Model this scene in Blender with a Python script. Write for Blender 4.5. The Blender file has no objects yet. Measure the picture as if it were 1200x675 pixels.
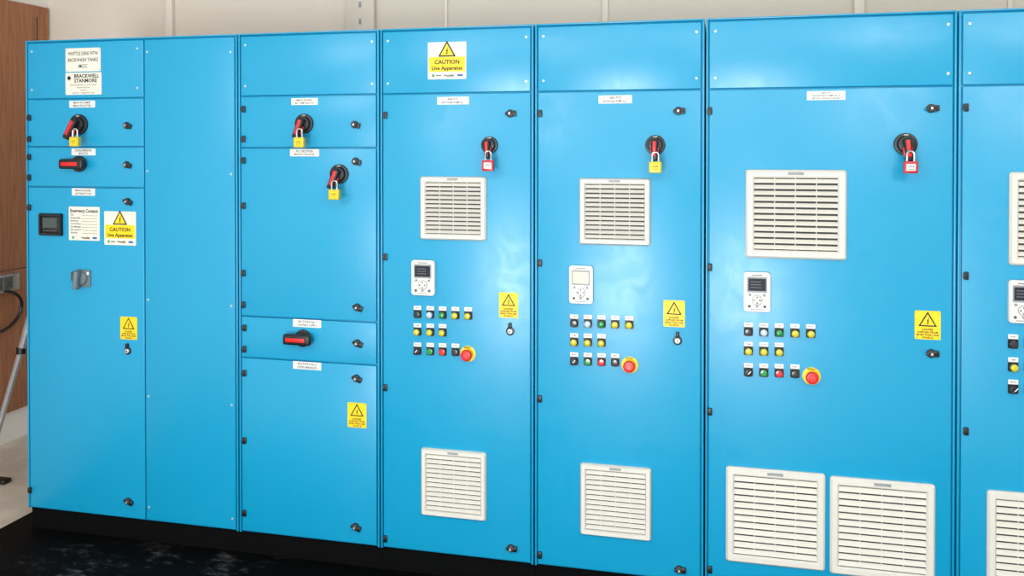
import bpy, bmesh, math, random
from mathutils import Vector, Matrix, Euler
random.seed(4)
scene = bpy.context.scene
try:
    scene.view_settings.view_transform = 'Standard'
except Exception:
    pass

# ------------------------------------------------------------ camera
F = 1034.0
TH = math.radians(13.5)
PI_ = math.radians(0.6)
CAM = Vector((2.90, -3.18, 1.65))
cd = bpy.data.cameras.new('camera'); cam = bpy.data.objects.new('camera', cd)
scene.collection.objects.link(cam); scene.camera = cam
cd.sensor_width = 36; cd.lens = F / 1200 * 36
cam.location = CAM; cam.rotation_euler = (math.pi/2 - PI_, 0, TH)
SH = -(165.5 - F*math.tan(PI_)) / 1200
cd.shift_y = SH; cd.clip_start = 0.05
RM = Euler((math.pi/2 - PI_, 0, TH)).to_matrix()
# survey helper: position on the flat panel front (or a plane behind it), in metres
def U(px, py, y=0.0):
    d = RM @ Vector(((px-600)/F, (337.5-py)/F + SH*1200/F, -1))
    t = (y - CAM.y) / d.y
    p = CAM + d*t
    return p.x, p.z
def S(px, py, w, h):
    a = U(px-w/2, py); b = U(px+w/2, py); c = U(px, py-h/2); d = U(px, py+h/2)
    return b[0]-a[0], c[1]-d[1]

# ------------------------------------------------------------ materials
def lin(c):
    c /= 255.0
    return c/12.92 if c <= 0.04045 else ((c+0.055)/1.055)**2.4
def col(r, g, b): return (lin(r), lin(g), lin(b), 1)
MATS = {}
def mat(name, rgb, rough=0.5, metal=0.0, var=0.06, scale=30, bump=0.0, bscale=400, coat=0.0, stretch=None):
    if name in MATS: return MATS[name]
    m = bpy.data.materials.new(name); m.use_nodes = True
    nt = m.node_tree; b = nt.nodes['Principled BSDF']
    c = col(*rgb)
    tc = nt.nodes.new('ShaderNodeTexCoord'); mp = nt.nodes.new('ShaderNodeMapping')
    nt.links.new(tc.outputs['Object'], mp.inputs[0])
    if stretch: mp.inputs['Scale'].default_value = stretch
    n = nt.nodes.new('ShaderNodeTexNoise'); n.inputs['Scale'].default_value = scale; n.inputs['Detail'].default_value = 4
    nt.links.new(mp.outputs[0], n.inputs['Vector'])
    r = nt.nodes.new('ShaderNodeValToRGB')
    r.color_ramp.elements[0].position = 0.3; r.color_ramp.elements[1].position = 0.7
    r.color_ramp.elements[0].color = tuple(x*(1-var) for x in c[:3])+(1,)
    r.color_ramp.elements[1].color = tuple(min(1, x*(1+var)) for x in c[:3])+(1,)
    nt.links.new(n.outputs['Fac'], r.inputs[0]); nt.links.new(r.outputs[0], b.inputs['Base Color'])
    b.inputs['Roughness'].default_value = rough; b.inputs['Metallic'].default_value = metal
    if coat:
        b.inputs['Coat Weight'].default_value = coat; b.inputs['Coat Roughness'].default_value = 0.15
    if bump:
        n2 = nt.nodes.new('ShaderNodeTexNoise'); n2.inputs['Scale'].default_value = bscale
        nt.links.new(tc.outputs['Object'], n2.inputs['Vector'])
        bp = nt.nodes.new('ShaderNodeBump'); bp.inputs['Strength'].default_value = bump; bp.inputs['Distance'].default_value = 0.002
        nt.links.new(n2.outputs['Fac'], bp.inputs['Height']); nt.links.new(bp.outputs[0], b.inputs['Normal'])
    MATS[name] = m
    return m

def blue_mat():
    m = mat('blue_powder_coat', (14, 146, 190), 0.4, 0, 0.02, 1.3, 0.05, 350)
    nt = m.node_tree; b = nt.nodes['Principled BSDF']
    tc = nt.nodes['Texture Coordinate']
    n = nt.nodes.new('ShaderNodeTexNoise'); n.inputs['Scale'].default_value = 9; n.inputs['Detail'].default_value = 6
    n.inputs['Distortion'].default_value = 1.5
    nt.links.new(tc.outputs['Object'], n.inputs['Vector'])
    mr = nt.nodes.new('ShaderNodeMapRange'); mr.inputs[1].default_value = 0.35; mr.inputs[2].default_value = 0.75
    mr.inputs[3].default_value = 0.30; mr.inputs[4].default_value = 0.38
    nt.links.new(n.outputs['Fac'], mr.inputs[0]); nt.links.new(mr.outputs[0], b.inputs['Roughness'])
    return m
BLUE = blue_mat()
BLACK = mat('black_plastic', (16, 16, 18), 0.4)
PLIN = mat('black_plinth_paint', (4, 5, 6), 0.9)
PLIN.node_tree.nodes['Principled BSDF'].inputs['Specular IOR Level'].default_value = 0.1
DARK = mat('dark_recess', (62, 66, 68), 0.8)
WHITE = mat('white_label', (218, 220, 218), 0.45, var=0.02)
SIGNW = mat('sign_cream_white', (216, 214, 202), 0.4, var=0.02)
INK = mat('black_ink', (12, 12, 14), 0.6)
GREYINK = mat('grey_ink', (80, 83, 87), 0.6)
YEL = mat('warning_yellow', (240, 202, 10), 0.45, var=0.02)
RED = mat('red_plastic', (205, 22, 24), 0.35)
PADY = mat('padlock_yellow', (196, 178, 40), 0.35)
PADR = mat('padlock_red', (180, 25, 42), 0.35)
STEEL = mat('chrome_steel', (200, 200, 200), 0.25, 1.0)
ZINC = mat('zinc_screw', (205, 212, 216), 0.35, 0.6)
GRILLE = mat('light_grey_abs', (206, 205, 197), 0.5, var=0.02)
KEYP = mat('keypad_white', (208, 210, 208), 0.4, var=0.02)
KEYG = mat('keypad_grey', (140, 143, 146), 0.5)
SCR = mat('lcd_dark', (30, 34, 48), 0.12)
SCRP = mat('lcd_pale', (188, 176, 148), 0.3)
GREY = mat('grey_handle', (98, 112, 120), 0.45)
LY = mat('lens_yellow', (190, 180, 35), 0.2, coat=0.5)
LG = mat('lens_green', (20, 130, 60), 0.2, coat=0.5)
LR = mat('lens_red', (200, 25, 35), 0.2, coat=0.5)
LW = mat('lens_clear', (170, 190, 205), 0.15, coat=0.5)
LK = mat('lens_black', (28, 30, 32), 0.3, coat=0.3)
GREEN = mat('mark_green', (60, 140, 90), 0.5)
MBLUE = mat('mark_blue', (40, 90, 160), 0.5)

# ------------------------------------------------------------ mesh builder
TXT = {}
def text_mesh(s, bold):
    k = (s, bold)
    if k in TXT: return TXT[k]
    cu = bpy.data.curves.new('t', 'FONT'); cu.body = s; cu.size = 1; cu.align_x = 'CENTER'
    cu.resolution_u = 2
    cu.offset = 0.030 if bold else 0.014
    ob = bpy.data.objects.new('t', cu); scene.collection.objects.link(ob)
    dg = bpy.context.evaluated_depsgraph_get()
    me = bpy.data.meshes.new_from_object(ob.evaluated_get(dg))
    bpy.data.objects.remove(ob); bpy.data.curves.remove(cu)
    xs = [v.co.x for v in me.vertices]; ys = [v.co.y for v in me.vertices]
    TXT[k] = (me, min(xs), max(xs), min(ys), max(ys))
    return TXT[k]

class MB:
    def __init__(self):
        self.bm = bmesh.new(); self.mats = []
    def mi(self, m):
        if m not in self.mats: self.mats.append(m)
        return self.mats.index(m)
    def merge(self, t, m, M=None):
        i = self.mi(m)
        for f in t.faces: f.material_index = i
        if M is not None: bmesh.ops.transform(t, matrix=M, verts=t.verts)
        me = bpy.data.meshes.new('tmp'); t.to_mesh(me); t.free()
        self.bm.from_mesh(me); bpy.data.meshes.remove(me)
    def box(self, c, s, m, bev=0.0, seg=2, rot=None):
        t = bmesh.new(); bmesh.ops.create_cube(t, size=1)
        bmesh.ops.scale(t, vec=s, verts=t.verts)
        if bev: bmesh.ops.bevel(t, geom=t.edges[:], offset=bev, segments=seg, affect='EDGES', profile=0.5)
        M = Matrix.Translation(c)
        if rot is not None: M = M @ Euler(rot).to_matrix().to_4x4()
        self.merge(t, m, M)
    def cyl(self, c, r, d, m, r2=None, seg=28, axis='Y', bev=0.0, rot=None):
        t = bmesh.new()
        bmesh.ops.create_cone(t, cap_ends=True, segments=seg, radius1=r, radius2=r if r2 is None else r2, depth=d)
        if bev:
            es = [e for e in t.edges if abs(e.verts[0].co.z-e.verts[1].co.z) < 1e-7 and e.verts[0].co.z > 0]
            bmesh.ops.bevel(t, geom=es, offset=bev, segments=3, affect='EDGES', profile=0.5)
        R = Matrix.Identity(4)
        if axis == 'Y': R = Matrix.Rotation(math.pi/2, 4, 'X')
        if axis == 'X': R = Matrix.Rotation(math.pi/2, 4, 'Y')
        M = Matrix.Translation(c)
        if rot is not None: M = M @ Euler(rot).to_matrix().to_4x4()
        self.merge(t, m, M @ R)
    def dome(self, c, r, h, m, seg=20):
        t = bmesh.new(); bmesh.ops.create_uvsphere(t, u_segments=seg, v_segments=10, radius=r)
        bmesh.ops.scale(t, vec=(1, h/r, 1), verts=t.verts)
        self.merge(t, m, Matrix.Translation(c))
    def prism(self, pts, y, d, m, cx=0, cz=0):
        t = bmesh.new()
        a = [t.verts.new((cx+p[0], y, cz+p[1])) for p in pts]
        b = [t.verts.new((cx+p[0], y-d, cz+p[1])) for p in pts]
        t.faces.new(b); t.faces.new(a[::-1])
        n = len(pts)
        for i in range(n): t.faces.new((a[i], a[(i+1) % n], b[(i+1) % n], b[i]))
        bmesh.ops.recalc_face_normals(t, faces=t.faces)
        self.merge(t, m)
    def plate(self, cx, cz, w, h, y, d, m, r=0.003):
        pts = []
        r = min(r, w*0.45, h*0.45)
        for (sx, sz, a0) in ((1, 1, 0), (-1, 1, 90), (-1, -1, 180), (1, -1, 270)):
            for k in range(5):
                a = math.radians(a0 + k*22.5)
                pts.append((sx*(w/2-r)+r*math.cos(a), sz*(h/2-r)+r*math.sin(a)))
        self.prism(pts, y, d, m, cx, cz)
    def ring(self, w, h, b, y, d, m, r=0.008):
        t = bmesh.new()
        e = 0.25*b
        loops = []
        for (ins, yy) in ((0, y), (0, y-d*0.5), (e, y-d), (b*0.8, y-d), (b, y-d*0.6), (b, y)):
            L = []
            for (sx, sz) in ((-1, -1), (1, -1), (1, 1), (-1, 1)):
                rr = max(r-ins*0.6, 0.0008); W = w/2-ins; H = h/2-ins
                base = {(1, 1): 0, (-1, 1): 90, (-1, -1): 180, (1, -1): 270}[(sx, sz)]
                for k in range(4):
                    a = math.radians(base+k*30)
                    L.append(t.verts.new((sx*(W-rr)+rr*math.cos(a), yy, sz*(H-rr)+rr*math.sin(a))))
            loops.append(L)
        n = 16
        for i in range(len(loops)-1):
            for j in range(n):
                t.faces.new((loops[i][j], loops[i][(j+1) % n], loops[i+1][(j+1) % n], loops[i+1][j]))
        bmesh.ops.recalc_face_normals(t, faces=t.faces)
        self.merge(t, m)
    def tube(self, pts, r, m, seg=10):
        t = bmesh.new(); pts = [Vector(p) for p in pts]; rings = []
        up = Vector((0.13, 0.97, 0.2)).normalized()
        for i, p in enumerate(pts):
            d = (pts[min(i+1, len(pts)-1)]-pts[max(i-1, 0)]).normalized()
            a = d.cross(up)
            if a.length < 1e-3: a = d.cross(Vector((1, 0, 0)))
            a.normalize(); b = d.cross(a).normalized()
            rings.append([t.verts.new(p + r*(math.cos(2*math.pi*k/seg)*a + math.sin(2*math.pi*k/seg)*b)) for k in range(seg)])
        for i in range(len(rings)-1):
            for k in range(seg):
                t.faces.new((rings[i][k], rings[i][(k+1) % seg], rings[i+1][(k+1) % seg], rings[i+1][k]))
        t.faces.new(rings[0]); t.faces.new(rings[-1][::-1])
        bmesh.ops.recalc_face_normals(t, faces=t.faces)
        self.merge(t, m)
    def text(self, s, cx, cz, y, h, m, w=None, bold=False, left=False):
        me, x0, x1, y0, y1 = text_mesh(s, bold)
        sz = h/0.70; sx = sz
        if w and (x1-x0)*sx > w: sx = w/(x1-x0)
        t = bmesh.new(); t.from_mesh(me)
        ox = (x0 if left else (x0+x1)/2)
        for v in t.verts:
            v.co = Vector((cx+(v.co.x-ox)*sx, y, cz+(v.co.y-0.35)*sz))
        self.merge(t, m)
    def make(self, name, loc=(0, 0, 0), parent=None):
        bm = self.bm
        for f in bm.faces: f.smooth = True
        for e in bm.edges:
            if len(e.link_faces) == 2:
                e.smooth = e.calc_face_angle(0) < 0.6
        me = bpy.data.meshes.new(name); bm.to_mesh(me); bm.free()
        for m in self.mats: me.materials.append(m)
        ob = bpy.data.objects.new(name, me); scene.collection.objects.link(ob)
        ob.location = loc
        if parent: ob.parent = parent
        return ob

# ------------------------------------------------------------ levels
ZB = 0.10; ZT = 2.10
Z1 = 1.852; Z2 = 1.65; Z3 = 1.48; Z4 = 0.972; Z5 = 0.806
seams = [U(30.5, 300)[0], U(279, 300)[0], U(445, 300)[0], U(626, 300)[0], U(826, 300)[0], U(1121.5, 300)[0]]
seams.append(seams[-1] + 0.81)
xm = U(169.5, 300)[0]
D = 0.55

cabs = []
def door(mb, x0, x1, z0, z1, x_off):
    g = 0.0025
    mb.box(((x0+x1)/2-x_off, 0.009, (z0+z1)/2), (x1-x0-2*g, 0.018, z1-z0-2*g), BLUE, 0.0028, 3)
def hinge(mb, x, z):
    mb.box((x, -0.004, z), (0.014, 0.008, 0.026), BLACK, 0.002, 2)
    mb.box((x-0.006, -0.003, z), (0.006, 0.012, 0.020), BLACK, 0.002, 2)
def wing_lock(mb, x, z, ang=0.0, ear=1):
    mb.cyl((x, -0.004, z), 0.0145, 0.008, BLACK, bev=0.002)
    mb.cyl((x, -0.010, z), 0.0105, 0.010, DARK, bev=0.002)
    mb.box((x, -0.010, z), (0.034 if ear else 0.022, 0.010, 0.010), BLACK, 0.002, 2, rot=(0, ang, 0))
    mb.box((x+0.016*math.cos(ang), -0.008, z-0.016*math.sin(ang)), (0.016, 0.009, 0.020), BLACK, 0.002, 2, rot=(0, ang, 0))
    mb.cyl((x, -0.016, z), 0.004, 0.004, ZINC, seg=12)
def key_lock(mb, x, z):
    mb.cyl((x, -0.002, z), 0.016, 0.004, BLACK, bev=0.001)
    mb.cyl((x, -0.006, z), 0.010, 0.008, ZINC, bev=0.002)
    mb.cyl((x, -0.0105, z), 0.005, 0.002, BLACK, seg=3)
    mb.box((x, -0.006, z+0.021), (0.012, 0.012, 0.020), BLACK, 0.002)
def screw(mb, x, z):
    mb.cyl((x, -0.0015, z), 0.0048, 0.003, ZINC, bev=0.001, seg=14)
    mb.box((x, -0.0031, z), (0.006, 0.0004, 0.001), BLACK)
def label(mb, px, py, w, h, lines):
    x, z = U(px, py); W, H = S(px, py, w, h)
    mb.plate(x, z, W, H, 0, 0.0015, WHITE, 0.001)
    n = len(lines)
    for i, s in enumerate(lines):
        zz = z + H*(0.5 - (i+0.5+0.15)/(n+0.3))
        mb.text(s, x, zz, -0.0018, H*0.58/n, INK, W*(0.70 if len(s) > 9 else 0.38))

doors = [
 [(seams[0], xm, Z1, ZT), (seams[0], xm, Z2, Z1), (seams[0], xm, Z3, Z2), (seams[0], xm, ZB, Z3), (xm, seams[1], ZB, ZT)],
 [(seams[1], seams[2], Z1, ZT), (seams[1], seams[2], Z2-0.004, Z1), (seams[1], seams[2], Z4, Z2-0.004), (seams[1], seams[2], Z5, Z4), (seams[1], seams[2], ZB, Z5)],
] + [[(seams[i], seams[i+1], Z1, ZT), (seams[i], seams[i+1], ZB, Z1)] for i in (2, 3, 4, 5)]
for i in range(6):
    xl, xr = seams[i], seams[i+1]
    e = bpy.data.objects.new('electrical_cabinet' if i == 0 else 'electrical_cabinet.%03d' % i, None)
    scene.collection.objects.link(e); e.location = (xl, 0, 0); e.empty_display_size = 0.1
    cabs.append(e)
    mb = MB(); w = xr-xl
    mb.box((w/2, 0.012+D/2, (ZB+ZT)/2), (w-0.005, D, ZT-ZB), BLUE, 0.004, 2)
    mb.box((0.0065, 0.008, (ZB+ZT)/2), (0.007, 0.016, ZT-ZB-0.002), BLUE, 0.002, 2)
    mb.box((w-0.0065, 0.008, (ZB+ZT)/2), (0.007, 0.016, ZT-ZB-0.002), BLUE, 0.002, 2)
    mb.box((w/2, 0.010, ZT-0.002), (w-0.005, 0.024, 0.006), BLUE, 0.002, 2)
    mb.make('body', (0, 0, 0), e)
    mb = MB()
    mb.box((w/2, 0.03+D/2-0.02, ZB/2+0.003), (w, D-0.03, ZB-0.006), PLIN, 0.002)
    mb.make('plinth', (0, 0, 0), e)
    mb = MB()
    for (x0, x1, z0, z1) in doors[i]:
        a = x0 + (0.012 if abs(x0-xl) < 1e-6 else 0.0); b = x1 - (0.012 if abs(x1-xr) < 1e-6 else 0.0)
        zz1 = z1 - (0.008 if z1 == ZT else 0); zz0 = z0 + (0.006 if z0 == ZB else 0)
        door(mb, a, b, zz0, zz1, xl)
    mb.make('doors', (0, 0, 0), e)

def child(i, name, mb):
    mb.make(name, (-seams[i], 0, 0), cabs[i])

hz = {0: [(35, 138), (35, 163), (35, 184), (35, 208), (35, 243), (36, 574)],
      1: [(286, 128), (286, 163), (286, 188), (286, 241), (286, 320), (286, 357), (287, 384), (287, 409), (287, 437), (287, 516), (287, 601)],
      2: [(452, 135), (452, 301), (452, 454), (452, 631)],
      3: [(633, 133), (633, 308), (633, 467), (633, 650)],
      4: [(832, 130), (832, 313), (832, 482), (832, 667)],
      5: [(1132, 126), (1132, 323), (1132, 505)]}
for i, L in hz.items():
    mb = MB()
    for (px, py) in L:
        x, z = U(px, py); hinge(mb, x, z)
    child(i, 'hinges', mb)
lk = {0: [(149, 147, 1), (149, 193, 1), (150, 236, 0), (150, 411, 2), (151, 587, 0)],
      1: [(416, 146, 1), (417, 189, 1), (419, 360, 0), (419, 402, 0), (418, 443, 0), (417, 617, 0)],
      2: [(598, 133, 0), (598, 388, 2), (599, 642, 0)],
      3: [(795, 130, 0), (794, 399, 2), (796, 667, 0)],
      4: [(1091, 127, 0), (1091, 414, 0)]}
for i, L in lk.items():
    mb = MB()
    for (px, py, k) in L:
        x, z = U(px, py)
        if k == 2: key_lock(mb, x, z)
        elif k == 1: wing_lock(mb, x, z, 0.3, 0)
        else: wing_lock(mb, x, z, 0.35 if i < 2 else 0.0)
    child(i, 'quarter_turn_locks', mb)
for i in range(6):
    mb = MB(); xl, xr = seams[i], seams[i+1]
    xe = xm if i == 0 else xr
    for x in (xl+0.035, xe-0.03):
        for z in (Z1+0.04, ZT-0.045): screw(mb, x, z)
    if i == 0:
        for z in (2.04, 1.55, 1.02, 0.62, 0.16):
            screw(mb, xm+0.016, z); screw(mb, xr-0.03, z-0.01)
    child(i, 'screws', mb)
LB = {0: [(96.5, 122, 30, 8, ['MAIN INCOMER', 'MAIN ISOLATOR']), (98, 178, 28, 8, ['SURGE ARRESTER', 'ISOLATOR']), (98, 225, 27, 8.5, ['MAIN BOARD', 'DISTRIBUTION'])],
      1: [(357, 119, 31, 8, ['MAIN BOARD', 'MCC PUMP ISOLATOR']), (357, 179, 34, 8.5, ['PLC SECTION', 'MAIN PLC ISOLATOR']), (360, 379, 33, 9, ['SECTION No.1', 'CONTROL SUPPLY']), (360, 428.5, 33, 9, ['SECTION No.2', 'CONTROL MARSHALLING'])],
      2: [(531, 118, 37, 9, ['ABS-P7C', 'BACKWASH PUMP No.1'])],
      3: [(721, 116.5, 39, 9.5, ['ABS-P7D', 'BACKWASH PUMP No.2'])],
      4: [(968, 112, 45, 10.5, ['ABS-P7Y', 'BACKWASH PUMP No.3', 'MOTOR CONTROL STARTER'])]}
for i, L in LB.items():
    mb = MB()
    for a in L: label(mb, *a)
    child(i, 'engraved_labels', mb)

# ------------------------------------------------------------ items
def tri_bolt(mb, cx, cz, s, y):
    def tri(k): return [(-k*0.5, -k*0.289), (k*0.5, -k*0.289), (0, k*0.577)]
    mb.prism(tri(s), y, 0.0003, INK, cx, cz)
    mb.prism(tri(s*0.74), y-0.0003, 0.0003, YEL, cx, cz)
    b = [(0.10, 0.36), (-0.10, 0.02), (0.0, 0.02), (-0.06, -0.18), (-0.11, -0.16), (0.0, -0.30), (0.08, -0.12), (0.03, -0.14), (0.13, 0.10), (0.03, 0.10), (0.16, 0.36)]
    mb.prism([(p[0]*s*0.62, p[1]*s*0.62) for p in b], y-0.0006, 0.0003, INK, cx, cz)

def warning_sign(px, py, w, h):
    x, z = U(px, py); W, H = S(px, py, w, h); mb = MB()
    mb.plate(0, 0, W, H, 0, 0.0015, YEL, 0.003)
    tri_bolt(mb, 0, H*0.13, W*0.72, -0.0015)
    for k, s in enumerate(['DANGER', 'SUPPLIED FROM', 'MORE THAN ONE', 'SOURCE']):
        mb.text(s, 0, -H*(0.15+0.095*k), -0.0018, H*0.065, INK, W*0.86, True)
    for sx in (-1, 1):
        for sz in (-1, 1): mb.cyl((sx*W*0.42, -0.002, sz*H*0.44), 0.0016, 0.001, GREYINK, seg=8)
    mb.make('electrical_warning_sign', (x, 0, z))
for a in ((151, 384.5, 19.5, 26.5), (418.5, 486.5, 22, 29), (596, 357.5, 22, 29.5), (790, 367.5, 25, 31), (1087, 381, 30.5, 33.5)):
    warning_sign(*a)

def caution_sign(px, py, w, h):
    x, z = U(px, py); W, H = S(px, py, w, h); mb = MB()
    mb.plate(0, 0, W, H, 0, 0.002, SIGNW, 0.003)
    mb.plate(0, -H*0.10, W*0.94, H*0.40, -0.002, 0.0004, YEL, 0.001)
    tri_bolt(mb, 0, H*0.25, W*0.46, -0.0024)
    mb.text('CAUTION', 0, -H*0.035, -0.0028, H*0.11, INK, W*0.66, True)
    mb.text('Live Apparatus', 0, -H*0.20, -0.0028, H*0.10, INK, W*0.84, True)
    mb.plate(-W*0.36, -H*0.40, W*0.07, W*0.07, -0.002, 0.0004, GREEN, 0.003)
    mb.plate(-W*0.22, -H*0.40, W*0.14, H*0.03, -0.002, 0.0004, GREYINK, 0.001)
    mb.text('Westfall', W*0.04, -H*0.40, -0.0024, H*0.06, INK, W*0.28, True)
    mb.plate(W*0.34, -H*0.40, W*0.14, H*0.06, -0.002, 0.0004, MBLUE, 0.001)
    mb.make('caution_sign', (x, 0, z))
caution_sign(524, 71, 45, 43.5); caution_sign(141, 267.5, 37, 39.5)

def contacts_sign():
    px, py, w, h = 99, 262, 36, 39.5
    x, z = U(px, py); W, H = S(px, py, w, h); mb = MB()
    mb.plate(0, 0, W, H, 0, 0.002, SIGNW, 0.003)
    mb.text('Emergency Contacts', 0, H*0.38, -0.0023, H*0.095, INK, W*0.90, True)
    rows = ['Site', 'Responsible', 'Electrical', 'Control Room', 'Duty Manager', 'Site Contact', 'Security']
    for k, s in enumerate(rows):
        zz = H*(0.26-0.088*k)
        mb.text(s, -W*0.44, zz, -0.0023, H*0.050, INK, W*0.34, left=True)
        mb.plate(W*0.18, zz-H*0.022, W*0.5, H*0.010, -0.002, 0.0003, GREYINK, 0.0005)
    mb.plate(-W*0.36, -H*0.42, W*0.07, W*0.07, -0.002, 0.0004, GREEN, 0.003)
    mb.text('Westfall', W*0.04, -H*0.42, -0.0024, H*0.06, INK, W*0.28, True)
    mb.plate(W*0.34, -H*0.42, W*0.14, H*0.06, -0.002, 0.0004, MBLUE, 0.001)
    mb.make('emergency_contacts_sign', (x, 0, z))
contacts_sign()
def nameplates():
    x, z = U(97.5, 70); W, H = S(97.5, 70, 41, 27.5); mb = MB()
    mb.plate(0, 0, W, H, 0, 0.0015, SIGNW, 0.002)
    for k, s in enumerate(['WHITTLE DENE WTW', 'BACKWASH TANKS', 'MCC']):
        mb.text(s, 0, H*(0.27-0.27*k), -0.0018, H*0.15, INK, W*(0.86 if k < 2 else 0.24))
    for sx in (-1, 1):
        for sz in (-1, 1): mb.cyl((sx*W*0.46, -0.002, sz*H*0.43), 0.002, 0.001, GREYINK, seg=8)
    mb.make('site_nameplate', (x, 0, z))
    x, z = U(98, 98); W, H = S(98, 98, 42, 26); mb = MB()
    mb.plate(0, 0, W, H, 0, 0.0015, SIGNW, 0.002)
    mb.prism([(-0.011, 0), (0, -0.011), (0.011, 0), (0, 0.011)], -0.0015, 0.0003, INK, -W*0.40, H*0.26)
    mb.text('BRACKWELL', W*0.09, H*0.35, -0.0018, H*0.16, INK, W*0.74, True)
    mb.text('STANMORE', W*0.06, H*0.14, -0.0018, H*0.16, INK, W*0.68, True)
    for k, s in enumerate(['Electrical Switchgear & Control Systems', 'Engineering Works', 'Telephone', 'Serial No.    Voltage 400V  50Hz']):
        mb.text(s, 0, -H*(0.05+0.12*k), -0.0018, H*0.06, GREYINK, W*0.85)
    mb.make('maker_nameplate', (x, 0, z))
nameplates()

def grille(px, py, w, h, n):
    x, z = U(px, py); W, H = S(px, py, w, h); mb = MB()
    b = W*0.085
    mb.ring(W, H, b, 0, 0.016, GRILLE, 0.010)
    mb.box((0, -0.001, 0), (W-2*b, 0.002, H-2*b), DARK)
    ih = H-2*b; p = ih/n
    for k in range(n):
        zc = -ih/2 + (k+0.5)*p
        L = math.hypot(p*0.62, 0.0105)
        ang = -math.atan2(0.0105, p*0.62)
        mb.box((0, -0.0075, zc), (W-2*b+0.001, 0.0020, L), GRILLE, 0.0006, 1, rot=(ang, 0, 0))
    for sx in (-0.25, 0.0, 0.25):
        mb.box((sx*(W-2*b), -0.003, 0), (0.003, 0.003, ih), GRILLE)
    mb.plate(0, H/2-b*0.45, W*0.16, b*0.35, -0.016, 0.0015, KEYG, 0.001)
    mb.make('ventilation_grille', (x, 0, z))
for a in ((531.5, 244, 77, 74, 12), (532, 566.5, 76, 79, 12), (720.5, 248, 83, 78, 12), (721.5, 587, 83, 84, 12),
          (932, 251, 118, 104, 12), (908, 606, 116, 112, 12), (1033, 619.5, 123, 115, 12),
          (1245, 257, 128, 110, 12), (1219, 638, 128, 119, 12), (1352, 652, 134, 122, 12)):
    grille(*a)

def padlock(x, y, z, m, sc=1.0):
    mb = MB(); s = sc
    pts = [(-0.011*s, 0, -0.034*s), (-0.011*s, 0, -0.010*s)]
    for k in range(9):
        a = math.pi - k*math.pi/8
        pts.append((0.011*s*math.cos(a), 0, -0.010*s+0.011*s*math.sin(a)))
    pts += [(0.011*s, 0, -0.010*s), (0.011*s, 0, -0.034*s)]
    mb.tube(pts, 0.0034*s, STEEL)
    mb.box((0, 0, -0.052*s), (0.043*s, 0.020*s, 0.040*s), m, 0.003*s, 3)
    mb.plate(0, -0.052*s, 0.028*s, 0.022*s, -0.010*s, 0.0006, WHITE if m is PADR else YEL, 0.002)
    mb.text('LOCK', 0, -0.049*s, -0.010*s-0.0009, 0.006*s, INK, 0.022*s, True)
    mb.box((0, -0.0106*s, -0.058*s), (0.020*s, 0.0005, 0.002*s), INK)
    mb.cyl((-0.011*s, 0, -0.031*s), 0.0045*s, 0.004*s, STEEL, axis='Z', seg=12)
    mb.cyl((0.011*s, 0, -0.031*s), 0.0045*s, 0.004*s, STEEL, axis='Z', seg=12)
    mb.make('padlock', (x, y, z))

def isolator(px, py, rpx, ang, pm, ppx, ppy):
    x, z = U(px, py); r = S(px, py, 2*rpx, 2*rpx)[1]/2; mb = MB()
    k = r/0.038
    mb.cyl((0, -0.005, 0), r, 0.010, BLACK, bev=0.002, seg=36)
    mb.cyl((0, -0.016, 0), r*0.78, 0.014, BLACK, r2=r*0.7, bev=0.002, seg=32)
    dx, dz = math.sin(ang), -math.cos(ang)
    cx, cz = dx*0.020*k, dz*0.020*k
    mb.box((cx, -0.036, cz), (0.024*k, 0.030, 0.080*k), BLACK, 0.005, 3, rot=(0, -ang, 0))
    mb.box((cx-dx*0.006, -0.0525, cz-dz*0.006), (0.013*k, 0.006, 0.058*k), RED, 0.002, 3, rot=(0, -ang, 0))
    mb.box((dx*0.026*k, -0.030, dz*0.026*k), (0.032*k, 0.012, 0.034*k), RED, 0.003, 2, rot=(0, -ang, 0))
    mb.text('OFF', 0, r*0.82, -0.0106, 0.006, WHITE, 0.014)
    mb.make('rotary_isolator_switch', (x, 0, z))
    X, Z = U(ppx, ppy, -0.064)
    padlock(X, -0.064, Z + 0.052, pm, 1.0)
isolator(93, 146, 12, -0.5, PADY, 88, 166)
isolator(357, 145, 11.5, -0.35, PADY, 351, 167)
isolator(398, 204, 11.5, -0.4, PADY, 392, 228)
isolator(574, 170, 10, -0.0, PADR, 572, 194)
isolator(768, 170, 11.5, 0.0, PADY, 768, 196)
isolator(1061, 169, 13, 0.12, PADR, 1067, 196)

def isolator_h(px, py):
    x, z = U(px, py); mb = MB()
    mb.cyl((0.010, -0.005, 0), 0.034, 0.010, BLACK, bev=0.002, seg=36)
    mb.cyl((0.010, -0.016, 0), 0.024, 0.014, BLACK, bev=0.002)
    mb.box((0, -0.034, 0), (0.116, 0.026, 0.042), BLACK, 0.009, 3)
    mb.box((-0.004, -0.0465, 0.000), (0.080, 0.005, 0.016), RED, 0.002, 2)
    mb.make('rotary_isolator_switch', (x, 0, z))
isolator_h(91, 192); isolator_h(353, 396)

def grey_switch(px, py):
    x, z = U(px, py); mb = MB()
    mb.plate(0.006, 0, 0.070, 0.072, 0, 0.006, GREY, 0.006)
    mb.cyl((0, -0.012, 0), 0.029, 0.014, GREY, r2=0.026, bev=0.003)
    mb.box((-0.004, -0.032, -0.004), (0.020, 0.028, 0.078), GREY, 0.006, 3, rot=(0, 0.1, 0))
    mb.box((-0.022, -0.028, 0.012), (0.012, 0.020, 0.040), mat('grey_handle_dark', (60, 68, 74), 0.5), 0.004, 2)
    mb.plate(0.030, 0.022, 0.010, 0.012, -0.006, 0.001, WHITE, 0.001)
    mb.make('rotary_selector_switch', (x, 0, z))
grey_switch(97, 326)

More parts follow.
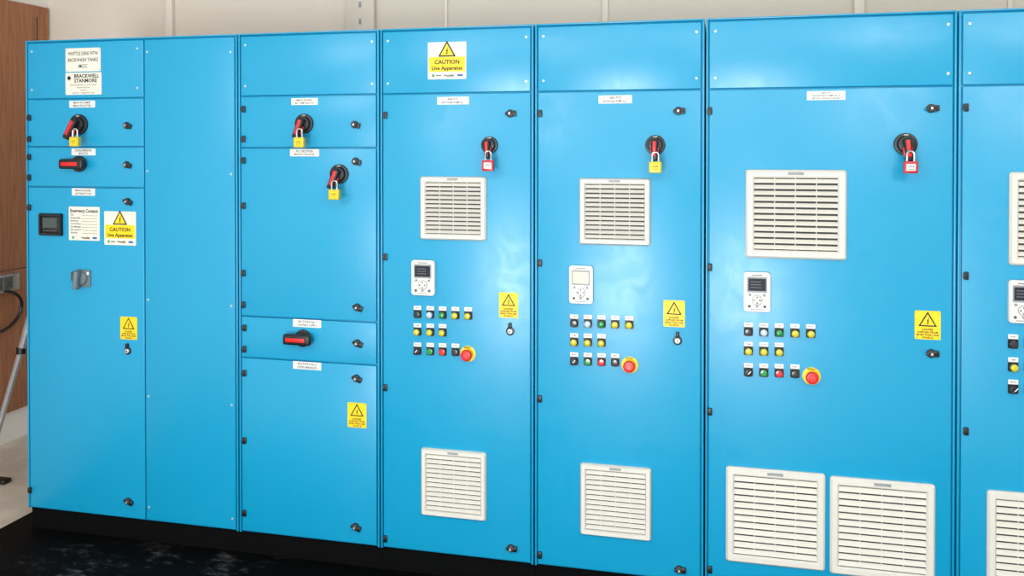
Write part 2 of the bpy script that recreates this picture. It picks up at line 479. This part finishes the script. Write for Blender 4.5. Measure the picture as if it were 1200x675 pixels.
def meter(px, py):
    x, z = U(px, py); W, H = S(px, py, 27, 26); mb = MB()
    mb.ring(W, H, W*0.12, 0, 0.014, BLACK, 0.004)
    mb.box((0, -0.004, 0), (W*0.8, 0.008, H*0.8), BLACK, 0.001)
    mb.plate(-W*0.02, H*0.08, W*0.62, H*0.46, -0.008, 0.001, mat('meter_display', (58, 72, 74), 0.15), 0.002)
    for k in range(3):
        mb.plate(-W*0.02, H*(0.2-0.12*k), W*0.5, H*0.02, -0.009, 0.0004, GREYINK, 0.0005)
    for k in range(4):
        mb.box((W*(-0.24+0.15*k), -0.009, -H*0.27), (W*0.09, 0.003, H*0.06), GREYINK, 0.001)
    mb.make('digital_power_meter', (x, 0, z))
meter(60.5, 263)

def keypad(px, py, w, h, pale=False):
    x, z = U(px, py); W, H = S(px, py, w, h); mb = MB()
    mb.plate(0, 0, W, H, 0, 0.014, KEYP, W*0.12)
    mb.plate(0, 0, W*0.92, H*0.95, -0.014, 0.004, KEYP, W*0.10)
    mb.plate(0, H*0.19, W*0.76, H*0.40, -0.018, 0.0008, KEYG, 0.003)
    mb.plate(0, H*0.19, W*0.66, H*0.31, -0.0188, 0.0008, SCRP if pale else SCR, 0.002)
    mb.plate(0, H*0.43, W*0.4, H*0.02, -0.018, 0.0006, GREYINK, 0.001)
    if not pale:
        for k in range(3):
            mb.plate(-W*0.05, H*(0.26-0.07*k), W*0.4, H*0.008, -0.0196, 0.0003, KEYG, 0.0005)
    for sx in (-1, 1):
        mb.cyl((sx*W*0.27, -0.0195, -H*0.07), W*0.055, 0.004, KEYG, bev=0.001, seg=14)
        mb.cyl((sx*W*0.29, -0.0195, -H*0.36), W*0.055, 0.004, GREYINK, bev=0.001, seg=14)
    mb.cyl((0, -0.0195, -H*0.20), W*0.20, 0.003, KEYG, bev=0.001, seg=24)
    mb.cyl((0, -0.0200, -H*0.20), W*0.18, 0.003, KEYP, bev=0.001, seg=24)
    for a in range(4):
        dx, dz = math.cos(a*math.pi/2), math.sin(a*math.pi/2)
        mb.prism([(dx*W*0.16, dz*W*0.16), (dx*W*0.09-dz*W*0.05, dz*W*0.09+dx*W*0.05), (dx*W*0.09+dz*W*0.05, dz*W*0.09-dx*W*0.05)], -0.0215, 0.0006, GREYINK, 0, -H*0.20)
    mb.cyl((0, -0.0215, -H*0.20), W*0.05, 0.002, WHITE, bev=0.0005, seg=14)
    mb.cyl((0, -0.0195, -H*0.36), W*0.05, 0.003, KEYG, seg=14)
    mb.plate(0, -H*0.44, W*0.5, H*0.02, -0.018, 0.0005, KEYG, 0.001)
    mb.make('drive_keypad', (x, 0, z))
keypad(497, 325, 27, 41); keypad(681.5, 333, 27.5, 44, True); keypad(887, 341.5, 31, 46); keypad(1197.5, 353, 34, 50)

def pilot(mb, x, z, m, kind='lamp', lab=''):
    mb.plate(x, z+0.024, 0.030, 0.015, 0, 0.003, WHITE, 0.001)
    mb.plate(x, z+0.008, 0.031, 0.046, 0, 0.0022, BLACK, 0.004)
    if lab: mb.text(lab, x, z+0.024, -0.0033, 0.0045, INK, 0.024)
    mb.cyl((x, -0.006, z), 0.0148, 0.012, BLACK, r2=0.0138, bev=0.002, seg=24)
    if kind == 'lamp':
        mb.cyl((x, -0.014, z), 0.0120, 0.008, m, seg=24)
        mb.dome((x, -0.018, z), 0.0120, 0.005, m)
    elif kind == 'push':
        mb.cyl((x, -0.0125, z), 0.0120, 0.005, m, bev=0.001, seg=24)
    else:
        mb.cyl((x, -0.014, z), 0.0112, 0.006, BLACK, bev=0.001, seg=24)
        mb.box((x, -0.021, z), (0.008, 0.012, 0.024), BLACK, 0.002, 2, rot=(0, 0.7, 0))
        mb.box((x+0.003, -0.0273, z+0.004), (0.003, 0.0008, 0.014), WHITE, rot=(0, 0.7, 0))
def estop(px, py):
    x, z = U(px, py); mb = MB()
    mb.cyl((0, -0.0015, 0), 0.0300, 0.003, YEL, bev=0.0005, seg=36)
    mb.text('EMERGENCY', 0, 0.0245, -0.0034, 0.005, INK, 0.028, True)
    mb.text('STOP', 0, -0.0258, -0.0034, 0.005, INK, 0.016, True)
    mb.cyl((0, -0.008, -0.001), 0.014, 0.012, BLACK, seg=24)
    mb.cyl((0, -0.020, -0.001), 0.0185, 0.014, RED, r2=0.0215, seg=32)
    mb.cyl((0, -0.030, -0.001), 0.0215, 0.007, RED, r2=0.0185, bev=0.002, seg=32)
    mb.cyl((0, -0.034, -0.001), 0.012, 0.002, mat('red_highlight', (225, 60, 60), 0.3), r2=0.010, seg=24)
    mb.make('emergency_stop_button', (x, 0, z))
def cluster(xs1, y1, y2, y3, es, dy):
    e = bpy.data.objects.new('control_button_cluster', None); scene.collection.objects.link(e)
    ox, oz = U(xs1[0], y1); e.location = (ox, 0, oz); e.empty_display_size = 0.05
    def add(name, px, py, m, kind, lab):
        x, z = U(px, py); mb = MB(); pilot(mb, 0, 0, m, kind, lab); mb.make(name, (x-ox, 0, z-oz), e)
    for px, m, l in zip(xs1, (LK, LW, LG, LY, LY), ('RESET', 'SUPPLY', 'RUN', 'TRIP', 'FAULT')):
        add('pilot_light', px, y1+dy*(px-xs1[0]), m, 'push' if m is LK else 'lamp', l)
    for px, l in zip(xs1[:3], ('TEMP', 'FLOW', 'AUTO')):
        add('pilot_light', px, y2+dy*(px-xs1[0]), LY, 'lamp', l)
    for px, m, k, l in zip(xs1, (LK, LG, LR, LK), ('sel', 'push', 'push', 'push'), ('MODE', 'START', 'STOP', 'RESET')):
        add('push_button' if k == 'push' else 'selector_switch', px, y3+dy*(px-xs1[0]), m, k, l)
    if es: estop(*es)
cluster((489.5, 504.5, 519, 534, 549), 368, 388.5, 411, (548.5, 414.5), 0.03)
cluster((673, 689, 705, 721, 737.5), 378.5, 400.5, 423, (738, 427.5), 0.03)
cluster((877, 895, 913, 931.5, 950), 388.5, 411, 436, (951, 440.5), 0.03)
cluster((1187, 1206, 1226, 1246, 1266), 403, 430, 456, (1268, 462), 0.03)

# ------------------------------------------------------------ room
XL = -0.985; YB = 1.26; XR = 6.0; YF = -6.0; ZC = 3.1
wallm = mat('painted_sheet_wall', (212, 204, 193), 0.7, 0, 0.02, 2.0, 0.1, 120)
trimm = mat('painted_trim', (220, 213, 203), 0.6, 0, 0.02)
lwall = mat('off_white_wall', (222, 220, 215), 0.7, 0, 0.04, 3)
def simple(name, c, s, m, bev=0):
    mb = MB(); mb.box((0, 0, 0), s, m, bev); return mb.make(name, c)
simple('wall_back', ((XL+XR)/2, YB+0.05, ZC/2), (XR-XL+0.2, 0.1, ZC), wallm)
simple('wall_left', (XL-0.05, (YB+YF)/2, ZC/2), (0.1, YB-YF, ZC), lwall)
simple('wall_right', (XR+0.05, (YB+YF)/2, ZC/2), (0.1, YB-YF, ZC), lwall)
simple('ceiling', ((XL+XR)/2, (YB+YF)/2, ZC+0.05), (XR-XL+0.2, YB-YF, 0.1), lwall)

fm = mat('concrete_floor', (196, 188, 176), 0.8, 0, 0.16, 6, 0.2, 60)
simple('floor', ((XL+XR)/2, (YB+YF)/2, -0.05), (XR-XL+0.2, YB-YF, 0.1), fm)
mm = bpy.data.materials.new('black_rubber_scuffed'); mm.use_nodes = True
nt = mm.node_tree; b = nt.nodes['Principled BSDF']
tc = nt.nodes.new('ShaderNodeTexCoord'); mp = nt.nodes.new('ShaderNodeMapping'); mp.inputs['Scale'].default_value = (5, 11, 1); mp.inputs['Rotation'].default_value = (0, 0, 0.9)
n1 = nt.nodes.new('ShaderNodeTexNoise'); n1.inputs['Scale'].default_value = 3; n1.inputs['Detail'].default_value = 10; n1.inputs['Roughness'].default_value = 0.75
n2 = nt.nodes.new('ShaderNodeTexNoise'); n2.inputs['Scale'].default_value = 2.2
mul = nt.nodes.new('ShaderNodeMath'); mul.operation = 'MULTIPLY'
r = nt.nodes.new('ShaderNodeValToRGB'); r.color_ramp.elements[0].position = 0.30; r.color_ramp.elements[1].position = 0.42
r.color_ramp.elements[0].color = (0.002, 0.0025, 0.003, 1); r.color_ramp.elements[1].color = (0.11, 0.115, 0.12, 1)
nt.links.new(tc.outputs['Object'], mp.inputs[0]); nt.links.new(mp.outputs[0], n1.inputs['Vector']); nt.links.new(tc.outputs['Object'], n2.inputs['Vector'])
nt.links.new(n1.outputs['Fac'], mul.inputs[0]); nt.links.new(n2.outputs['Fac'], mul.inputs[1]); nt.links.new(mul.outputs[0], r.inputs[0]); nt.links.new(r.outputs[0], b.inputs['Base Color'])
b.inputs['Roughness'].default_value = 0.7; b.inputs['Specular IOR Level'].default_value = 0.06
simple('rubber_floor_mat', (2.6, -0.45, 0.002), (5.46, 2.1, 0.004), mm, 0.001)

def trim(name, pxa, pxb, d, m, z0=0.0):
    xa = U(pxa, 20, YB)[0]; xb = U(pxb, 20, YB)[0]
    return simple(name, ((xa+xb)/2, YB-d/2, (z0+ZC)/2), (xb-xa, d, ZC-z0), m, 0.002)
trim('trim_1', 197, 205, 0.03, trimm)
trim('trim_2', 409, 441, 0.035, mat('strut_grey', (203, 195, 184), 0.5, 0, 0.02))
trim('trim_3', 521, 525, 0.012, trimm)
trim('trim_4', 706, 713, 0.015, trimm)
trim('trim_5', 1000, 1012, 0.03, trimm)
trim('trim_6', 1180, 1186, 0.012, trimm)
mb = MB(); xa = U(425, 20, YB)[0]
for k in range(12):
    mb.box((0, 0, -0.5+k*0.09), (0.014, 0.002, 0.03), KEYG, 0.0005)
mb.make('trim_7', (xa, YB-0.036, 2.55))

pm = bpy.data.materials.new('plywood'); pm.use_nodes = True
nt = pm.node_tree; b = nt.nodes['Principled BSDF']
tc = nt.nodes.new('ShaderNodeTexCoord'); mp = nt.nodes.new('ShaderNodeMapping'); mp.inputs['Scale'].default_value = (1, 9, 0.7)
n1 = nt.nodes.new('ShaderNodeTexNoise'); n1.inputs['Scale'].default_value = 6; n1.inputs['Detail'].default_value = 8; n1.inputs['Distortion'].default_value = 0.8
r = nt.nodes.new('ShaderNodeValToRGB'); r.color_ramp.elements[0].position = 0.3; r.color_ramp.elements[1].position = 0.75
r.color_ramp.elements[0].color = col(142, 90, 58); r.color_ramp.elements[1].color = col(176, 120, 82)
nt.links.new(tc.outputs['Object'], mp.inputs[0]); nt.links.new(mp.outputs[0], n1.inputs['Vector']); nt.links.new(n1.outputs['Fac'], r.inputs[0]); nt.links.new(r.outputs[0], b.inputs['Base Color'])
b.inputs['Roughness'].default_value = 0.6
mb = MB()
mb.box((0, 0, 1.715), (0.018, 1.9, 1.50), pm, 0.002)
mb.box((0, 0, 0.565), (0.018, 1.9, 0.79), pm, 0.002)
mb.box((0.011, 0.86, 1.3), (0.004, 0.004, 2.2), DARK)
mb.make('wall_left_plywood_lining', (XL+0.0095, 0.29, 0))

mb = MB()
gm = mat('galvanised_box', (150, 150, 146), 0.45, 0.4)
mb.box((0.02, 0, 0), (0.04, 0.16, 0.10), gm, 0.004)
mb.box((0.041, -0.035, 0), (0.004, 0.06, 0.07), GREYINK, 0.001); mb.box((0.041, 0.035, 0), (0.004, 0.06, 0.07), GREYINK, 0.001)
for s in (-0.035, 0.035):
    mb.box((0.044, s, 0.005), (0.002, 0.006, 0.012), BLACK); mb.box((0.044, s-0.012, -0.015), (0.002, 0.008, 0.005), BLACK); mb.box((0.044, s+0.012, -0.015), (0.002, 0.008, 0.005), BLACK)
mb.box((0.02, 0.10, 0), (0.03, 0.05, 0.09), gm, 0.003)
pts = []
for k in range(25):
    a = math.pi*0.5 - k/24*math.pi*1.15
    pts.append((0.03+0.01*math.sin(a*2), -0.01+0.15*math.cos(a), -0.15+0.11*math.sin(a)))
mb.tube(pts, 0.009, BLACK)
mb.make('socket_outlet_box', (XL+0.0195, 0.85, 0.90))

mb = MB()
tm = mat('brushed_aluminium', (180, 182, 186), 0.4, 0.6)
ap = Vector((-0.235, 0.46, 1.30))
for f in (Vector((-0.67, 0.46, 0.0)), Vector((-0.04, 0.30, 0.0)), Vector((-0.07, 0.80, 0.0))):
    d = (f-ap)
    mb.tube([ap, ap+d*0.5], 0.018, tm); mb.tube([ap+d*0.48, f+Vector((0, 0, 0.02))], 0.014, tm)
    mb.cyl(tuple(ap+d*0.5), 0.022, 0.03, BLACK, axis='Z', seg=16)
    mb.cyl((f.x, f.y, 0.015), 0.028, 0.03, BLACK, r2=0.020, axis='Z', seg=16, bev=0.003)
mb.cyl((ap.x, ap.y, 1.31), 0.035, 0.06, BLACK, axis='Z', seg=20, bev=0.004)
mb.cyl((ap.x, ap.y, 1.10), 0.012, 0.42, tm, axis='Z', seg=16)
mb.box((-0.585, 0.43, 0.012), (0.16, 0.05, 0.022), BLACK, 0.006, 3)
mb.make('tripod_stand')

# ------------------------------------------------------------ lights
w = bpy.data.worlds.new('world'); scene.world = w; w.use_nodes = True
bg = w.node_tree.nodes['Background']; bg.inputs[0].default_value = (0.96, 0.98, 1.0, 1); bg.inputs[1].default_value = 0.95
def area(name, loc, target, sx, sy, power, color=(1, 1, 1)):
    l = bpy.data.lights.new(name, 'AREA'); l.shape = 'RECTANGLE'; l.size = sx; l.size_y = sy; l.energy = power; l.color = color
    o = bpy.data.objects.new(name, l); scene.collection.objects.link(o); o.location = loc
    o.rotation_euler = (Vector(target)-Vector(loc)).to_track_quat('-Z', 'Y').to_euler()
    return o
area('doorway_daylight', (2.0, -5.8, 0.6), (2.4, 0, 1.1), 1.2, 1.2, 190, (0.98, 0.99, 1))
area('ceiling_luminaire', (2.5, -3.2, 3.02), (2.5, -2.3, 0), 4.2, 0.5, 55, (1, 0.98, 0.94))
area('ceiling_luminaire.001', (0.2, -4.8, 3.0), (0.6, 0, 1.4), 1.2, 0.4, 36, (1, 0.98, 0.95))
area('right_side_fill', (4.6, -3.6, 3.02), (3.8, 0, 1.0), 1.2, 0.5, 40, (1, 0.98, 0.95))  # fill lamp added to lift the dark right-hand cabinets, no real fitting
area('back_wall_fill', (2.0, 0.35, 3.05), (2.0, 1.3, 2.0), 5.0, 0.15, 8, (1, 0.97, 0.92))  # added strip of fill light, brightens the back wall above the cabinets
